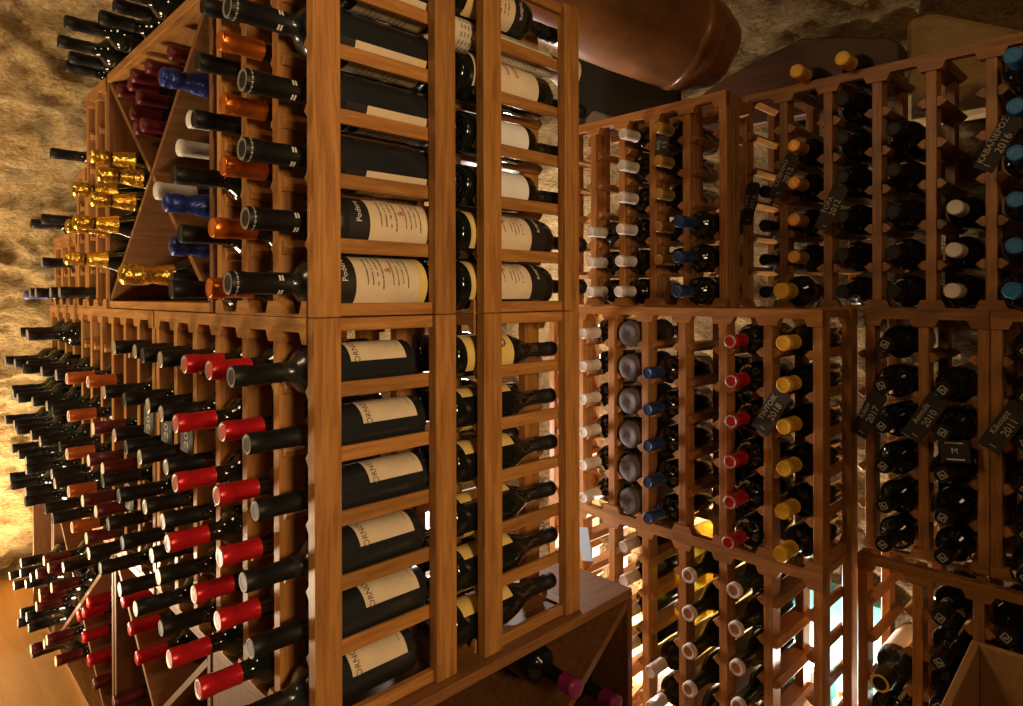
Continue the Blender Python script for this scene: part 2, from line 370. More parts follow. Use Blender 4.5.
# ------------------------------------------------------------------ wine racks (x = along the bottles, y = along the rack)
TV = .02
def rack(name, label, x0, x1, nears, z0, z1, rails, tu=.04, ends=(True, True), fasc=(True, True), skip_first=True, rear=None, backtop=True, endcaps=True):
    t = thing(name, label, 'wine rack', (x0, nears[0], z0))
    X = x1 - x0; H = z1 - z0
    off = [n - nears[0] for n in nears]
    post = part(('post', H, tu), lambda: (lambda b: (b.box((0, 0, 0), (tu, TV, H), M['wz']), b.mesh('post', .0012))[1])(MB()))
    for y in off:
        link('post', post, t, (0, y, 0)); link('post', post, t, ((rear if rear else X - tu), y, 0))
    def hexrail(kind):
        b = MB(); g = .016 if x0 < 1 else .019
        if kind == 'mid': p = [(-g, 0), (-.007, -.0105), (.027, -.0105), (.02 + g, 0), (.027, .0105), (-.007, .0105)]
        elif kind == 'lo': p = [(.0205, -.0105), (.027, -.0105), (.02 + g, 0), (.027, .0105), (.0205, .0105)]
        else: p = [(-.0005, .0105), (-.007, .0105), (-g, 0), (-.007, -.0105), (-.0005, -.0105)]
        b.prism(p, .004, X - .004, 'x', M['wx']); return b.mesh('rail', .0008)
    last = len(off) - 1
    for i, y in enumerate(off):
        k = 'lo' if (i == 0 and ends[0]) else 'hi' if (i == last and ends[1]) else 'mid'
        me = part(('rail', X, k), lambda: hexrail(k))
        for z in rails: link('rail', me, t, (0, y, z - z0))
    if endcaps:      # the level strips that close the end frame at head and foot
        for zz in (H - .0188, .0006):
            b = MB(); b.box((tu + .0006, .008, 0), (X - tu - .0006, .0195, .0182), M['wx']); link('end_strip', b.mesh('end_strip', .001), t, (0, .0, zz))
    # notched long rails along the front and the back, head and foot
    a = off[0] + (TV + .004 if skip_first else 0); e = off[-1] + TV
    def outline(up):
        deep, shal = (.036, .020) if up else (.022, .004)
        pts = [(a, 0)]; low = []
        ys = [a]
        prof = []
        for i, y in enumerate(off):
            s = max(a, y - .010); q = min(e, y + TV + .010)
            prof += [(s - .008 if s > a else s, shal if s > a else deep), (s, deep), (q, deep), (q + .008 if q < e else q, shal if q < e else deep)]
        pr = [(max(a, min(e, p)), -h) for p, h in prof]
        poly = [(e, 0), (a, 0)] + pr
        if not up: poly = [(p, -h) for p, h in poly][::-1]
        return poly
    for up, zz in ((True, H), (False, 0)):
        if (up and not fasc[1]) or (not up and not fasc[0]): continue
        b = MB(); b.prism(outline(up), -.003, .017, 'x', M['wy']); me = b.mesh('notched_rail')
        link('notched_rail', me, t, (0, 0, zz))
        if not up or backtop: link('notched_rail', me, t, (X - .014, 0, zz))
    return t

# camera-side rack pair --------------------------------------------------------------------------------------
AX0, AX1 = .418, .660
HJ = -.0301; HB = -.6017
nA1 = [.812, .919, 1.033, 1.147, 1.258, 1.364, 1.475]
nA2 = [1.504 + .1093 * k for k in range(11)]
railsL = [-.132 - .0913 * k for k in range(5)]
railsU = [-.0206 + .0913 * k for k in range(1, 6)]
rack('wine_rack', 'tall redwood bottle rack on the left, lower tier, beside the front corner post', AX0, AX1, nA1, HB, HJ, railsL)
rack('wine_rack', 'redwood bottle rack lower tier on the left, farther half by the stone wall', AX0, AX1, nA2, HB, HJ, railsL, skip_first=False)
nU1 = [.812, .919, 1.032, 1.136]
rack('wine_rack', 'redwood bottle rack upper tier on the left, between corner post and diamond bin', AX0, AX1, nU1, HJ + .001, .547, railsU)
BX0, BX1 = .7198, .9624
nB = [.812, .919, 1.03]
rack('wine_rack', 'redwood bottle rack lower tier, middle of the picture, bottles facing right', BX0, BX1, nB, HB, HJ, railsL)
rack('wine_rack', 'redwood bottle rack upper tier, middle of the picture, below the clay jar', BX0, BX1, nB, HJ + .001, .547, railsU, fasc=(True, False))
# stepped uprights that carry the far end of the upper tier up against the vault
for lab, ns, top, rr in (('first stepped redwood rack beyond the diamond bin, tallest of three', [1.885, 1.985, 2.085], .545, 5), ('second stepped redwood rack beyond the diamond bin, middle height', [2.107, 2.205], .352, 3), ('lowest stepped redwood rack against the stone wall, above the lower tier', [2.23, 2.33, 2.43, 2.53], .186, 1)):
    rack('wine_rack', lab, AX0, AX1, ns, HJ + .001, top, railsU[:rr], skip_first=False)

# diamond bin of the upper tier
def bar(b, p, q, th, x0, x1, m):
    p = Vector(p); q = Vector(q); d = (q - p).normalized(); n = Vector((-d.y, d.x)) * th / 2
    b.prism([tuple(p + n), tuple(p - n), tuple(q - n), tuple(q + n)], x0, x1, 'x', m)
def diamond(label, y0, y1, z0, z1, x0=AX0, x1=.70, top=True, back=True, cross=True):
    t = thing('diamond_bin', label, 'bottle bin', (0, 0, 0))
    for y in (y0, y1 - .015):
        b = MB(); b.box((x0, y, z0), (x1, y + .015, z1), M['panel']); link('side_panel', b.mesh('side_panel', .001), t)
    b = MB(); b.box((x0, y0 + .016, z0), (x1, y1 - .016, z0 + .018), M['wy']); link('bottom_board', b.mesh('bottom_board', .001), t)
    if top: b = MB(); b.box((x0 - .004, y0 + .016, z1 - .02), (x1, y1 - .016, z1), M['wy']); link('top_board', b.mesh('top_board', .001), t)
    if back: b = MB(); b.box((x1 - .012, y0 + .016, z0 + .019), (x1, y1 - .016, z1 - .021), M['panel']); link('back_panel', b.mesh('back_panel'), t)
    if not cross: return t
    a, e, lo, hi = y0 + .021, y1 - .021, z0 + .024, z1 - .026
    c = ((a + e) / 2, (lo + hi) / 2)
    b = MB(); bar(b, (a, hi), (e, lo), .012, x0 + .002, x1 - .013, M['board']); link('diagonal_board', b.mesh('diagonal_board'), t)
    d = Vector((e - a, hi - lo)).normalized() * .012
    for s, q in (((a, lo), (c[0] - d.x, c[1] - d.y)), ((c[0] + d.x, c[1] + d.y), (e, hi))):
        b = MB(); bar(b, s, q, .012, x0 + .002, x1 - .013, M['board']); link('diagonal_board', b.mesh('diagonal_board'), t)
    return t
diamond('square wooden bin crossed by diagonal boards in the upper left rack', 1.176, 1.880, HJ + .001, .547)
FZ = -1.14
diamond('crossed wooden bin low on the left, below the dark red bottle rows', 1.195, 1.835, FZ, -.622, top=False)
diamond('crossed wooden bin at floor level by the left stone wall', 1.845, 2.6, FZ, -.622, top=False)

diamond('plain wooden bin at the foot of the lit stone wall', 2.61, 2.98, FZ, -.622, top=False, cross=False)

# base cabinet under the end of the rack pair; its open bin faces the camera
CX0, CX1, CY0, CY1 = .42, 1.108, .795, 1.19
b = MB(); b.box((AX0 - .004, 1.503, -.6205), (.70, 2.98, HB - .0005), M['wy']); tag(link('shelf_board', b.mesh('shelf_board', .001)), 'long wooden board carrying the farther lower rack over the floor bins', 'shelf')
t = thing('base_cabinet', 'open wooden base cabinet under the middle racks, one slanting divider board', 'cabinet', (0, 0, 0))
b = MB(); b.box((CX0 - .002, CY0, -.6205), (CX1, 1.50, HB - .0005), M['board']); link('top_board', b.mesh('top_board', .0015), t)
b = MB(); b.box((CX1 - .016, CY0, FZ), (CX1, CY1, -.621), M['panel']); link('side_panel', b.mesh('side_panel', .0015), t)
b = MB(); b.box((CX0, CY0, FZ), (CX0 + .016, CY1, -.621), M['panel']); link('side_panel', b.mesh('side_panel', .0015), t)
b = MB(); b.box((CX0 + .017, CY1 - .012, FZ), (CX1 - .017, CY1, -.621), M['panel']); link('back_panel', b.mesh('back_panel'), t)
b = MB(); b.prism([(1.090, -.622), (1.090, -.640), (.452, -1.105), (.440, -1.094)], CY0 + .001, CY1 - .013, 'y', M['board']); link('divider_board', b.mesh('divider_board'), t)

# right-hand racks -------------------------------------------------------------------------------------------
UC = 1.380
nC = [.517 - .02 + .1059 * k for k in range(8)]
nC = [.497 + .1059 * k for k in range(8)]
zC = [lo(-.100 - .0868 * r, -.5735, .0356) for r in range(6)]; zCb = [lo(-.643 - .0868 * r, -1.14, .0352) for r in range(6)]
nC = [.517 + .1059 * k for k in range(8)]
rack('wine_rack', 'redwood rack right of centre, middle tier with red and yellow capped columns', UC, UC + .203, nC, -.5735, -.0305, [z - .0262 for z in zC[:5]], skip_first=False)
rack('wine_rack', 'redwood rack right of centre, bottom tier with empty lit rungs', UC, UC + .203, nC, FZ, -.574, [z - .0255 for z in zCb], skip_first=False, fasc=(True, True))
nCu = [.768 + .0995 * k for k in range(6)]
UCU = 1.455
zCu = [lo(.006 + .0832 * r, -.030, .0348) for r in range(6)]
rack('wine_rack', 'redwood rack right of centre, top tier with white capped bottles', UCU, UCU + .130, nCu, -.030, .490, [z - .0298 for z in zCu[1:]], skip_first=False, tu=.03, rear=.036)
UD = 1.607
nDu = [.261 - .212 + .1062 * k for k in range(8)]
zDu = [lo(.002 + .0871 * r, -.034, .0358) for r in range(6)]
rack('wine_rack', 'dim redwood rack at far right, top tier under the rock vault', UD, UD + .203, nDu, -.034, .513, [z - .0270 for z in zDu[1:]] + [.0068 + .0871 * 6 - .028], skip_first=False, backtop=False, endcaps=False)
nDl = [.275, .382, .489]
zDl = [lo(-.107 - .0855 * r, -.5715, .0372) for r in range(6)]
rack('wine_rack', 'dim redwood rack at right, middle tier hung with slate tags', UD, UD + .203, nDl, -.5715, -.0345, [z - .0290 for z in zDl[:5]], skip_first=False, ends=(True, False))
rack('wine_rack', 'redwood rack at the right picture edge, middle tier with one tagged column', UD, UD + .203, [.026, .135, .2535], -.5715, -.0345, [z - .0290 for z in zDl[:5]], skip_first=False)
UE = 1.555
nE = [.062, .169, .274, .381, .488]
zE = [lo(-.642 - .085 * r, FZ, .037) for r in range(6)]
rack('wine_rack', 'redwood rack at right, bottom tier standing forward behind the crate', UE, UE + .20, nE, FZ, -.572, [z - .0290 for z in zE], skip_first=False)

# ------------------------------------------------------------------ bottles: left bank
cA = [(nA1[k] + TV + nA1[k + 1]) / 2 for k in range(6)] + [(nA2[k] + TV + nA2[k + 1]) / 2 for k in range(10)]
zL = [-.132 - .0913 * k + .0255 for k in range(6)]
TIP = {(0, 0): .333, (0, 1): .353, (0, 2): .364, (0, 3): .348, (0, 4): .357, (1, 0): .344, (1, 1): .362, (1, 2): .354, (1, 3): .358, (1, 4): .355, (1, 5): .328,
       (2, 0): .347, (2, 1): .334, (2, 2): .333, (2, 3): .322, (2, 4): .36, (2, 5): .324}
GRID = ['KKKKKK', 'RRRRRR', 'RRRRRR', 'KKKKKK', 'KKKKKK', 'KKKKKK', 'KKKKKK', '..DDDK', '.O.DDD', '.OOOOO', '.KKKKK', '.KKKKK', 'KKKKKK', 'KKKKKK', 'KKKKKK', '.KKKKK']
CN = {'K': 'black-capped', 'R': 'red-capped', 'D': 'dark red-capped', 'O': 'orange-capped'}
for c, colr in enumerate(GRID):
    for r, k in enumerate(colr):
        if k == '.': continue
        kind = k
        lab = None; ang = .6
        if c == 0: kind = 'A_black_tall'; lab = 'ornate'; ang = 1.24
        elif k == 'K' and random.random() < .35: kind = 'K2'
        tx = TIP.get((c, r), random.uniform(.332, .362) - (.02 if c > 9 else 0) - (.025 if c > 11 else 0))
        z = lo(zL[r] + (.001 if c == 0 else 0), HB, .0365)
        lb = f'{CN[k]} bottle, lower left rack, {ORD[c]} column from the corner post, {ROW[r]} row'
        if c == 0: lb = f'dusty bottle with cream sketched label, left end bay below the joint, {ROW[r]} row'
        bottle(kind, (tx, cA[c], z), -1, lb, 'bottles in the lower left rack', lab, ang, roll=random.uniform(-.12, .12) if c == 0 else random.uniform(0, 6))
zU = [-.0206 + .0913 * k for k in range(6)]
for r, tx in enumerate((.329, .352, .348, .349, .330)):
    bottle('A_black_large', (tx, .8757, lo(zU[r] + .0332, HJ + .001, .0412)), -1, f'large black-capped bottle with printed label, end bay above the joint, {ROW[r]} row up', 'bottles in the upper left rack', 'printed', (-1.62 if r > 1 else .5), roll=random.uniform(-.06, .06))
bottle('A_black_large', (.345, .8757, zU[5] + .0339), -1, 'large black-capped bottle at the very top of the left end bay', 'bottles in the upper left rack', 'printed', -1.62)
for r, tx in enumerate((.345, .349, .365, .365, .361)):
    bottle('copper', (tx, .986, lo(zU[r] + .0285, HJ + .001, .036)), -1, f'copper-capped bottle, second column from the corner post, upper left rack, {ROW[r]} row up', 'bottles in the upper left rack', roll=random.uniform(0, 6))
for r, tx in enumerate((.327, .34, .332, .361, .367, .375)):
    bottle('K2', (tx, 1.094, lo(zU[r] + .0265, HJ + .001, .0345)), -1, f'black-capped bottle, third column, upper left rack beside the diamond bin, {ROW[r]} row up', 'bottles in the upper left rack', roll=random.uniform(0, 6))
PLACE = ['topmost', 'second', 'third', 'fourth', 'fifth', 'sixth', 'seventh', 'eighth', 'ninth', 'tenth', 'eleventh', 'twelfth']
# bottles lying in the diamond bins (position of the capsule end along the rack and in height)
REDS = [(1.387, .475), (1.511, .478), (1.596, .478), (1.666, .478), (1.736, .478), (1.554, .422), (1.65, .41), (1.596, .366), (1.526, .358)]
RL = ['nearest the bin divider post', 'second from the divider post', 'third from the divider post', 'fourth from the divider post', 'farthest under the sloping top', 'middle row, nearer one', 'middle row, farther one', 'lowest pair, farther one', 'lowest pair, nearer one']
for i, (y, z) in enumerate(REDS):
    bottle('X', (.412 - .006 * (i % 3), y, z), -1, f'dark red-capped bottle in the diamond bin, {RL[i]}', 'dark red-capped bottles in the diamond bin', roll=random.uniform(0, 6))
for y, z, u_, k, l in [(1.303, .33, .42, 'WX', 'white-wrapped bottle end beside the bin divider, higher one of two'), (1.362, .287, .42, 'WX', 'white-wrapped bottle end beside the bin divider, lower one of two'), (1.332, .195, .372, 'WX', 'long white-wrapped bottle sticking out above the blue bottle in the bin'),
                   (1.242, .38, .355, 'B', 'blue-foiled bottle crossing the upper diagonal board of the bin'), (1.243, .163, .36, 'B', 'blue-foiled bottle low at the right of the bin, upper of two'), (1.242, .088, .37, 'B', 'blue-foiled bottle low at the right of the bin, lower of two')]:
    bottle(k, (u_, y, z), -1, l, 'wrapped bottles in the right of the diamond bin', roll=random.uniform(0, 6), name='sparkling_wine_bottle')
for y, z, k, l in [(1.66, .304, 'G', 'gold-foiled bottle, topmost of the gold ones in the bin'), (1.601, .257, 'G', 'gold-foiled bottle, second highest, near the bin diagonal'), (1.729, .239, 'G', 'gold-foiled bottle at the left of the bin, below the topmost gold one'),
                   (1.66, .211, 'G', 'gold-foiled bottle in the middle of the gold group'), (1.793, .161, 'G', 'gold-foiled bottle at left of the bin, above the lowest'), (1.813, .088, 'G', 'gold-foiled bottle lying lowest and farthest left in the bin'),
                   (1.718, .164, 'G', 'gold-foiled bottle lying low, nearer of the lower gold pair')]:
    bottle(k, (.335 - .02 * (y > 1.7), y, z), -1, l, 'gold-foiled bottles in the diamond bin', roll=random.uniform(0, 6), name='sparkling_wine_bottle')
bottle('GB', (.335, 1.426, .042), -1, 'big gold-foiled bottle lying long at the bottom of the bin', None, roll=1, name='sparkling_wine_bottle')
bottle('K2', (.40, 1.333, .030), -1, 'black-capped bottle beside the big gold one, bottom of the bin', None)
STEP = [(2.15, .388, 'K2', 'black-capped bottle on the middle step, against the stone wall'), (2.46, .222, 'K2', 'black-capped bottle tipped on the lowest step by the wall'), (2.29, .222, 'K2', 'black-capped bottle on the lowest step, nearer one'),
        (2.29, .0975, 'K', 'black-capped bottle inside the lowest stepped rack, upper row'), (2.595, .006, 'L', 'lavender-capped bottle at the far end of the long rail by the wall'),
        (2.49, .0115, 'K', 'black-capped bottle, farthest left on the long rail'), (2.39, .0115, 'K', 'black-capped bottle, second on the long rail from the wall'), (2.166, .0115, 'K', 'black-capped bottle, third on the long rail from the wall'), (2.045, .0115, 'K', 'black-capped bottle on the long rail, nearest the gold foils')]
for y, z, k, l in STEP: bottle(k, (.345, y, z), -1, l, 'bottles in the stepped racks', roll=random.uniform(0, 6))
for i, (x, y) in enumerate([(.31, 1.42), (.346, 1.50), (.339, 1.585), (.293, 1.665), (.304, 1.80), (.343, 1.90), (.35, 1.985)]):
    bottle('K2', (x, y, .582), -1, f'black-capped bottle lying on the upper rack top, {ORD[i]} from the near end', 'bottles on top of the left rack', roll=random.uniform(0, 6))
# bins at floor level
BIN = [((.34, 2.90, -.98), 'K', 'black-capped bottle farthest left, over the floor by the lit wall'), ((.34, 2.80, -.985), 'K', 'black-capped bottle by the lit wall, second from the left end'), ((.34, 2.66, -1.03), 'K', 'black-capped bottle by the lit wall, lower left'),
       ((.34, 2.72, -1.085), 'K', 'black-capped bottle by the lit wall, lowest on the left'), ((.34, 2.66, -.90), 'K', 'black-capped bottle by the lit wall, above the others')]
for p, k, l in BIN: bottle(k, p, -1, l, 'bottles by the foot of the lit wall', roll=random.uniform(0, 6))
PT = ['uppermost', 'second highest', 'third highest', 'fourth highest', 'fifth highest', 'sixth highest', 'lowest']
for part_, lst in (('far side', [(2.536, -.826, 'K'), (2.442, -.847, 'K'), (2.379, -.878, 'D'), (2.31, -.888, 'D'), (2.536, -.896, 'K'), (2.466, -.972, 'K'), (2.536, -1.036, 'K')]),
                  ('upper part', [(2.01, -.691, 'K'), (2.138, -.727, 'D'), (2.208, -.728, 'D'), (2.273, -.782, 'D'), (2.164, -.792, 'D'), (2.223, -.831, 'D')]),
                  ('bottom part', [(2.202, -.947, 'D'), (2.143, -.986, 'D'), (2.314, -1.004, 'D'), (2.377, -1.035, 'D'), (2.435, -1.073, 'K')])):
    for i, (y, z, k) in enumerate(lst):
        bottle(k, (random.uniform(.325, .35), y, z), -1, f'{CN[k]} bottle in the {part_} of the left floor bin, {PT[i]}', 'bottles in the left floor bin', roll=random.uniform(0, 6))
for i, (y, z, k) in enumerate([(2.028, -.806, 'V'), (2.082, -.85, 'V'), (2.144, -.882, 'V'), (2.086, -.92, 'V'), (2.027, -.959, 'V'), (1.969, -.997, 'X')]):
    bottle(k, (.40, y, z), -1, f'{"bright" if k == "V" else "dark"} red-capped bottle in the near triangle of the left floor bin, {PT[i]}', 'bottles in the left floor bin', roll=random.uniform(0, 6))
for y, z, k, l in [(1.771, -.958, 'X', 'dark red-capped bottle at left in the nearer floor bin, upper'), (1.771, -1.028, 'X', 'dark red-capped bottle at left in the nearer floor bin, lower'), (1.689, -.691, 'V', 'bright red-capped bottle in the nearer floor bin, farthest of three'), (1.634, -.734, 'V', 'bright red-capped bottle in the nearer floor bin, middle of three'),
                   (1.579, -.777, 'V', 'bright red-capped bottle in the nearer floor bin, nearest of three')]:
    bottle(k, (.40, y, z), -1, l, 'bottles in the nearer floor bin', roll=random.uniform(0, 6))

# ------------------------------------------------------------------ bottles: middle rack, necks to the right
BL = [('printed', 'bottle with printed label and black band', 0, 'burg'), ('printed', 'bottle with printed label and black band', 1, 'burg'), ('white', 'bottle with plain white label', 2, 'burg'), ('white', 'bottle with plain white label', 3, 'burg'), ('redname', 'bottle with red script on a cream label', 4, 'burg')]
KINDS['mid'] = ('bord', .036, .27, 'glass', 'K', .055, .0142, 'K', 'flat')
KINDS['midL'] = ('bord', .041, .355, 'glass', 'K', .06, .0155, 'K', 'flat')
KINDS['midb'] = ('burg', .036, .27, 'glass', 'K', .055, .0142, 'K', 'flat')
for st, l, r, _ in BL:
    bottle('midL' if r not in (2, 3) else 'mid', (1.045 if r not in (2, 3) else .975, .8757, lo(zU[r] + (.0325 if r not in (2, 3) else .0275), HJ + .001, .0412)), 1, f'{l}, middle rack above the joint, {ROW[r]} row up', 'bottles in the middle rack end bay', st, PI - .75)
bottle('mid', (.965, .8757, .512), 1, 'bottle with printed label on top of the newspaper roll, middle rack', 'bottles in the middle rack end bay', 'printed', PI - .1)
for r in range(6):
    bottle('midb', (.955 - .004 * (r % 2), .8757, lo(zL[r] + .0015, HB, .0365)), 1, ('bottle with round crest on yellow label, middle rack just below the joint' if r == 0 else f'bottle with yellow label patches, middle rack below the joint, {ROW[r]} row'), 'bottles in the middle rack end bay', 'crest' if r == 0 else 'yellow', (PI - .75) if r == 0 else (PI - 1.78 + .16 * (r % 3)))
for r in (0, 1, 3, 4):
    bottle('mid', (.955, .984, lo(zU[r] + .0275, HJ + .001, .036)), 1, f'dark bottle behind the end bay of the middle rack, upper tier, {ROW[r]} row up', 'bottles behind the middle rack end bay')
for r in (0, 1, 2, 4, 5):
    bottle('midb', (.955, .984, lo(zL[r] + .0015, HB, .036)), 1, f'dark bottle behind the end bay of the middle rack, lower tier, {ROW[r]} row', 'bottles behind the middle rack end bay')
# newspaper roll in the top slot
t = thing('newspaper_roll', 'bottle rolled in printed newspaper, upper end bay of the middle rack', 'newspaper', (.69, .8757, .4478))
b = MB(); b.lathe([(0, .0266), (.05, .0268), (.16, .0266), (.23, .0255), (.275, .021), (.315, .034)], M['news'], 18); b.lathe([(0, .0266), (0, .0002)], M['news'], 18)
for k in range(26):
    for q in range(6):
        a = PI - 1.3 + q * .5
        b.lathe([(.012 + k * .0075, .0271), (.0155 + k * .0075, .0271)], M['newsink'], 2, a0=a, a1=a + .36 - .1 * random.random())
link('paper_wrap', b.mesh('paper_wrap'), t)

# purple-capped bottles in the base cabinet, necks to the camera
bottle('P', (.872, .742, -.688), -1, 'purple-capped bottle resting on the slanting board of the base cabinet', None, rz=-PI / 2 - .08)
bottle('P', (.985, .742, -.766), -1, 'purple-capped bottle right of the slanting board in the base cabinet', None, rz=-PI / 2 - .08)

# ------------------------------------------------------------------ bottles: right racks
def cen(ns): return [(ns[k] + TV + ns[k + 1]) / 2 for k in range(len(ns) - 1)]
cC = cen(nC); cCu = cen(nCu); cDu = cen(nDu); cDl = cen(nDl); cE = cen(nE)
gC = 'bottles in the middle tier right of centre'
for r, tx in enumerate((1.336, 1.336, 1.338, 1.338, 1.330, 1.32)): bottle('Y', (tx, cC[0], zC[r]), -1, f'yellow-capped bottle in the column by the end post, {ROW[r]} row down', gC, 'plain', 1.0, roll=random.uniform(1.0, 1.6))
for r, tx in enumerate((1.312, 1.317, 1.317, 1.312, 1.31, 1.303)): bottle('R', (tx, cC[1], zC[r]), -1, f'red-capped bottle in the column right of centre, {ROW[r]} row down', gC, 'script', 2.2)
for r in range(1, 6): bottle('N', (1.312, cC[3], zC[r]), -1, f'navy-capped bottle, right of centre, {ROW[r]} row down', gC)
for r in range(0, 6): bottle('W', (1.328, cC[5], zC[r]), -1, f'white-capped bottle by the middle rack edge, below the joint, {ROW[r]} row down', gC)
KINDS['tis'] = ('bord', .0345, .262, 'tissue', 'K', .055, .0142, 'K', 'flat')
KINDS['rev'] = ('bord', .0345, .262, 'glass', 'K', .055, .0142, 'K', 'flat')
for r in range(6): bottle('tis', (1.645, cC[4], zC[r]), 1, f'tissue-wrapped bottle stored base first, right of centre, {ROW[r]} row down', gC)
for r in (1, 2, 3, 4, 5): bottle('rev', (1.80, cC[2], zC[r]), 1, f'bottle pushed back, dark base forward, between navy and red columns, {ROW[r]} row', gC, 'plain', 3.6)
gB = 'bottles in the bottom tier right of centre'
for r in range(5): bottle('WC', (1.327 + .006 * r, cC[1], zCb[r]), -1, f'open-necked bottle with brown cork, bottom tier, column beside the empty rungs, {ROW[r]} row', gB)
for r in range(5): bottle('WC', (1.318, cC[2], zCb[r] + .003), -1, f'open-necked bottle with brown cork, bottom tier, left of the other cork column, {ROW[r]} row', gB)
for r in (3, 4, 5): bottle('WK', (1.32, cC[3], zCb[r]), -1, f'white-capped green bottle, bottom tier beside the base cabinet, {ROW[r]} row', gB)
for r in (0, 1, 2): bottle('yellowwine', (1.74, cC[3], zCb[r]), 1, f'yellow wine bottle lit from behind, bottom tier, {ROW[r]} row', gB)
for r in (0, 1, 2, 3): bottle('WK', (1.36, cC[4], zCb[r]), -1, f'olive green bottle behind the base cabinet corner, bottom tier, {ROW[r]} row', gB)
gU = 'bottles in the top tier right of centre'
for r in (0, 1, 2): bottle('N', (1.338 - .004 * (2 - r), cCu[0], zCu[r]), -1, f'navy-capped bottle, top tier beside its right end post, {ROW[r]} row up', gU, 'plain', 1.9)
for r in range(1, 6): bottle('Z', (1.405, cCu[1], zCu[r]), -1, f'dull gold-capped bottle, top tier, {ROW[r]} row up', gU)
for r in range(6): bottle('W', (1.372 + .004 * r, cCu[2], zCu[r]), -1, f'white-capped bottle, top tier right of centre, fuller column, {ROW[r]} row up', gU)
for r in range(3): bottle('W', (1.38, cCu[3], zCu[r]), -1, f'white-capped bottle, top tier, column at the middle rack edge, {ROW[r]} row up', gU)
gD = 'bottles in the dim far right rack'
KINDS['dark'] = ('bord', .0355, .262, 'glass', 'K', .05, .0150, 'K', 'flat')
KINDS['emb'] = ('bord', .037, .262, 'glass', 'K', .05, .0158, 'K', 'flat')
off = 0
# columns from the right: cDu[0] beside x-edge … cDu[6] beside the centre rack
for r in range(6): bottle('T', ((1.474, 1.50, 1.513, 1.513, 1.513, 1.484)[r], cDu[1], zDu[r]), -1, f'bright blue-capped bottle at the right picture edge, {ROW[r]} row up', gD)
for r in range(3): bottle('cream', (1.535 + .012 * r, cDu[2], zDu[r]), -1, f'cream-capped bottle alone in its column, far right rack, {ROW[r]} row up', gD)
for r in range(5): bottle('dark', (1.535, cDu[3], zDu[r]), -1, f'dark bottle with pale shoulder script, column left of the cream caps, {ROW[r]} row up', gD, 'script', 2.5, roll=random.uniform(-.3, .3))
for r in range(6): bottle('dark', (1.545, cDu[4], zDu[r]), -1, f'dark bottle with pale shoulder script, column right of the gold caps, {ROW[r]} row up', gD, 'script', 2.5, roll=random.uniform(-.3, .3))
for r in range(1, 5): bottle('Q', (1.54, cDu[5], zDu[r]), -1, f'orange gold-capped bottle in the far right rack, {ROW[r]} row up', gD, 'script', 2.5)
for r in range(4): bottle('dark', (1.615, cDu[6], zDu[r]), -1, f'dark bottle deep in the column beside the centre rack end, {ROW[r]} row up', gD)
bottle('YB', (1.470, cDu[5], lo(0, -.034, .0372)), -1, 'large yellow-capped bottle with white label at the foot of the orange gold column', None, 'white', 1.9)
bottle('Y', (1.555, cDu[5], .0068 + .0871 * 6), -1, 'yellow-capped bottle on the rack top by the arched board, left one', 'yellow bottles on the rack top')
bottle('Y', (1.545, cDu[4], .0068 + .0871 * 6), -1, 'yellow-capped bottle on the rack top by the arched board, right one', 'yellow bottles on the rack top')
gM = 'emblem bottles in the tagged rack'
for r in range(6): bottle('emb', ((1.529, 1.505, 1.508, 1.515, 1.521, 1.514)[r], cDl[1], zDl[r] + .001), -1, f'bottle with white emblem on its black cap, left tagged column, {ROW[r]} row down', gM, None, emblem=True)
for r in range(1, 6): bottle('emb', (1.524, cDl[0], zDl[r] + .001), -1, f'bottle with white emblem on its black cap, right tagged column, {ROW[r]} row down', gM, None, emblem=True)
for r in range(6): bottle('emb', (1.522, (.155 + .2535) / 2, zDl[r] + .001), -1, f'bottle with white emblem on its black cap, column at the picture edge, {ROW[r]} row down', gM, None, emblem=True)
KINDS['bigE'] = ('bord', .037, .262, 'dusty', 'K', .05, .019, 'Y', 'flat')
gE = 'bottles in the bottom tier at right'
for r in range(4): bottle('emb', (1.50 - .008 * r, cE[2], zE[r] + .001), -1, f'emblem-capped bottle in the bottom tier at right, behind the crate edge, {ROW[r]} row down', gE, None, emblem=True)
for r in range(2): bottle('emb', (1.50, cE[1], zE[r] + .001), -1, f'emblem-capped bottle in the bottom tier, above the crate, {ROW[r]} row down', gE, None, emblem=True)
bottle('bigE', (1.49, cE[3], zE[2] + .0005), -1, 'large bottle with cream label alone among empty rungs, bottom tier at right', None, 'white', 1.3)
bottle('emb', (1.46, cE[3], zE[3] + .0005), -1, 'dark bottle below the large labelled one, by the floor light', None, emblem=True)

# ------------------------------------------------------------------ slate tags on the bottle necks
def tag_card(lines, at, ang, label, w=.040, h=.108, num=True, size=.0155):
    """card facing -x hung under a bottle neck centred at 'at', leaning by ang towards +y"""
    t = thing('slate_tag', label, 'tag', at, (ang, 0, 0), 'chalked slate tags on bottle necks')
    o = .0172
    b = MB(); b.prism([(-w / 2, -h - o), (w / 2, -h - o), (w / 2, -.008 - o), (w / 2 - .006, -o), (-w / 2 + .006, -o), (-w / 2, -.008 - o)], -.0012, .0012, 'x', M['slate']); link('card', b.mesh('card', .0004), t)
    b = MB()
    def put(q, sz, y, z):
        vs, fs = text_geo(q, sz)
        # written along the card from foot to head, seen from -x
        b.add([(-.0017, y + v.y, z + v.x) for v in vs], fs, M['chalk'])
    for i, q in enumerate(lines):
        put(q, size * (1.0 if i == 0 else 1.25), (.010 - .018 * i) if len(lines) > 1 else 0, -o - h * .47)
    if num: put('I', size, -.004, -o - h * .90)
    link('chalk_writing', b.mesh('chalk_writing'), t)
    return t
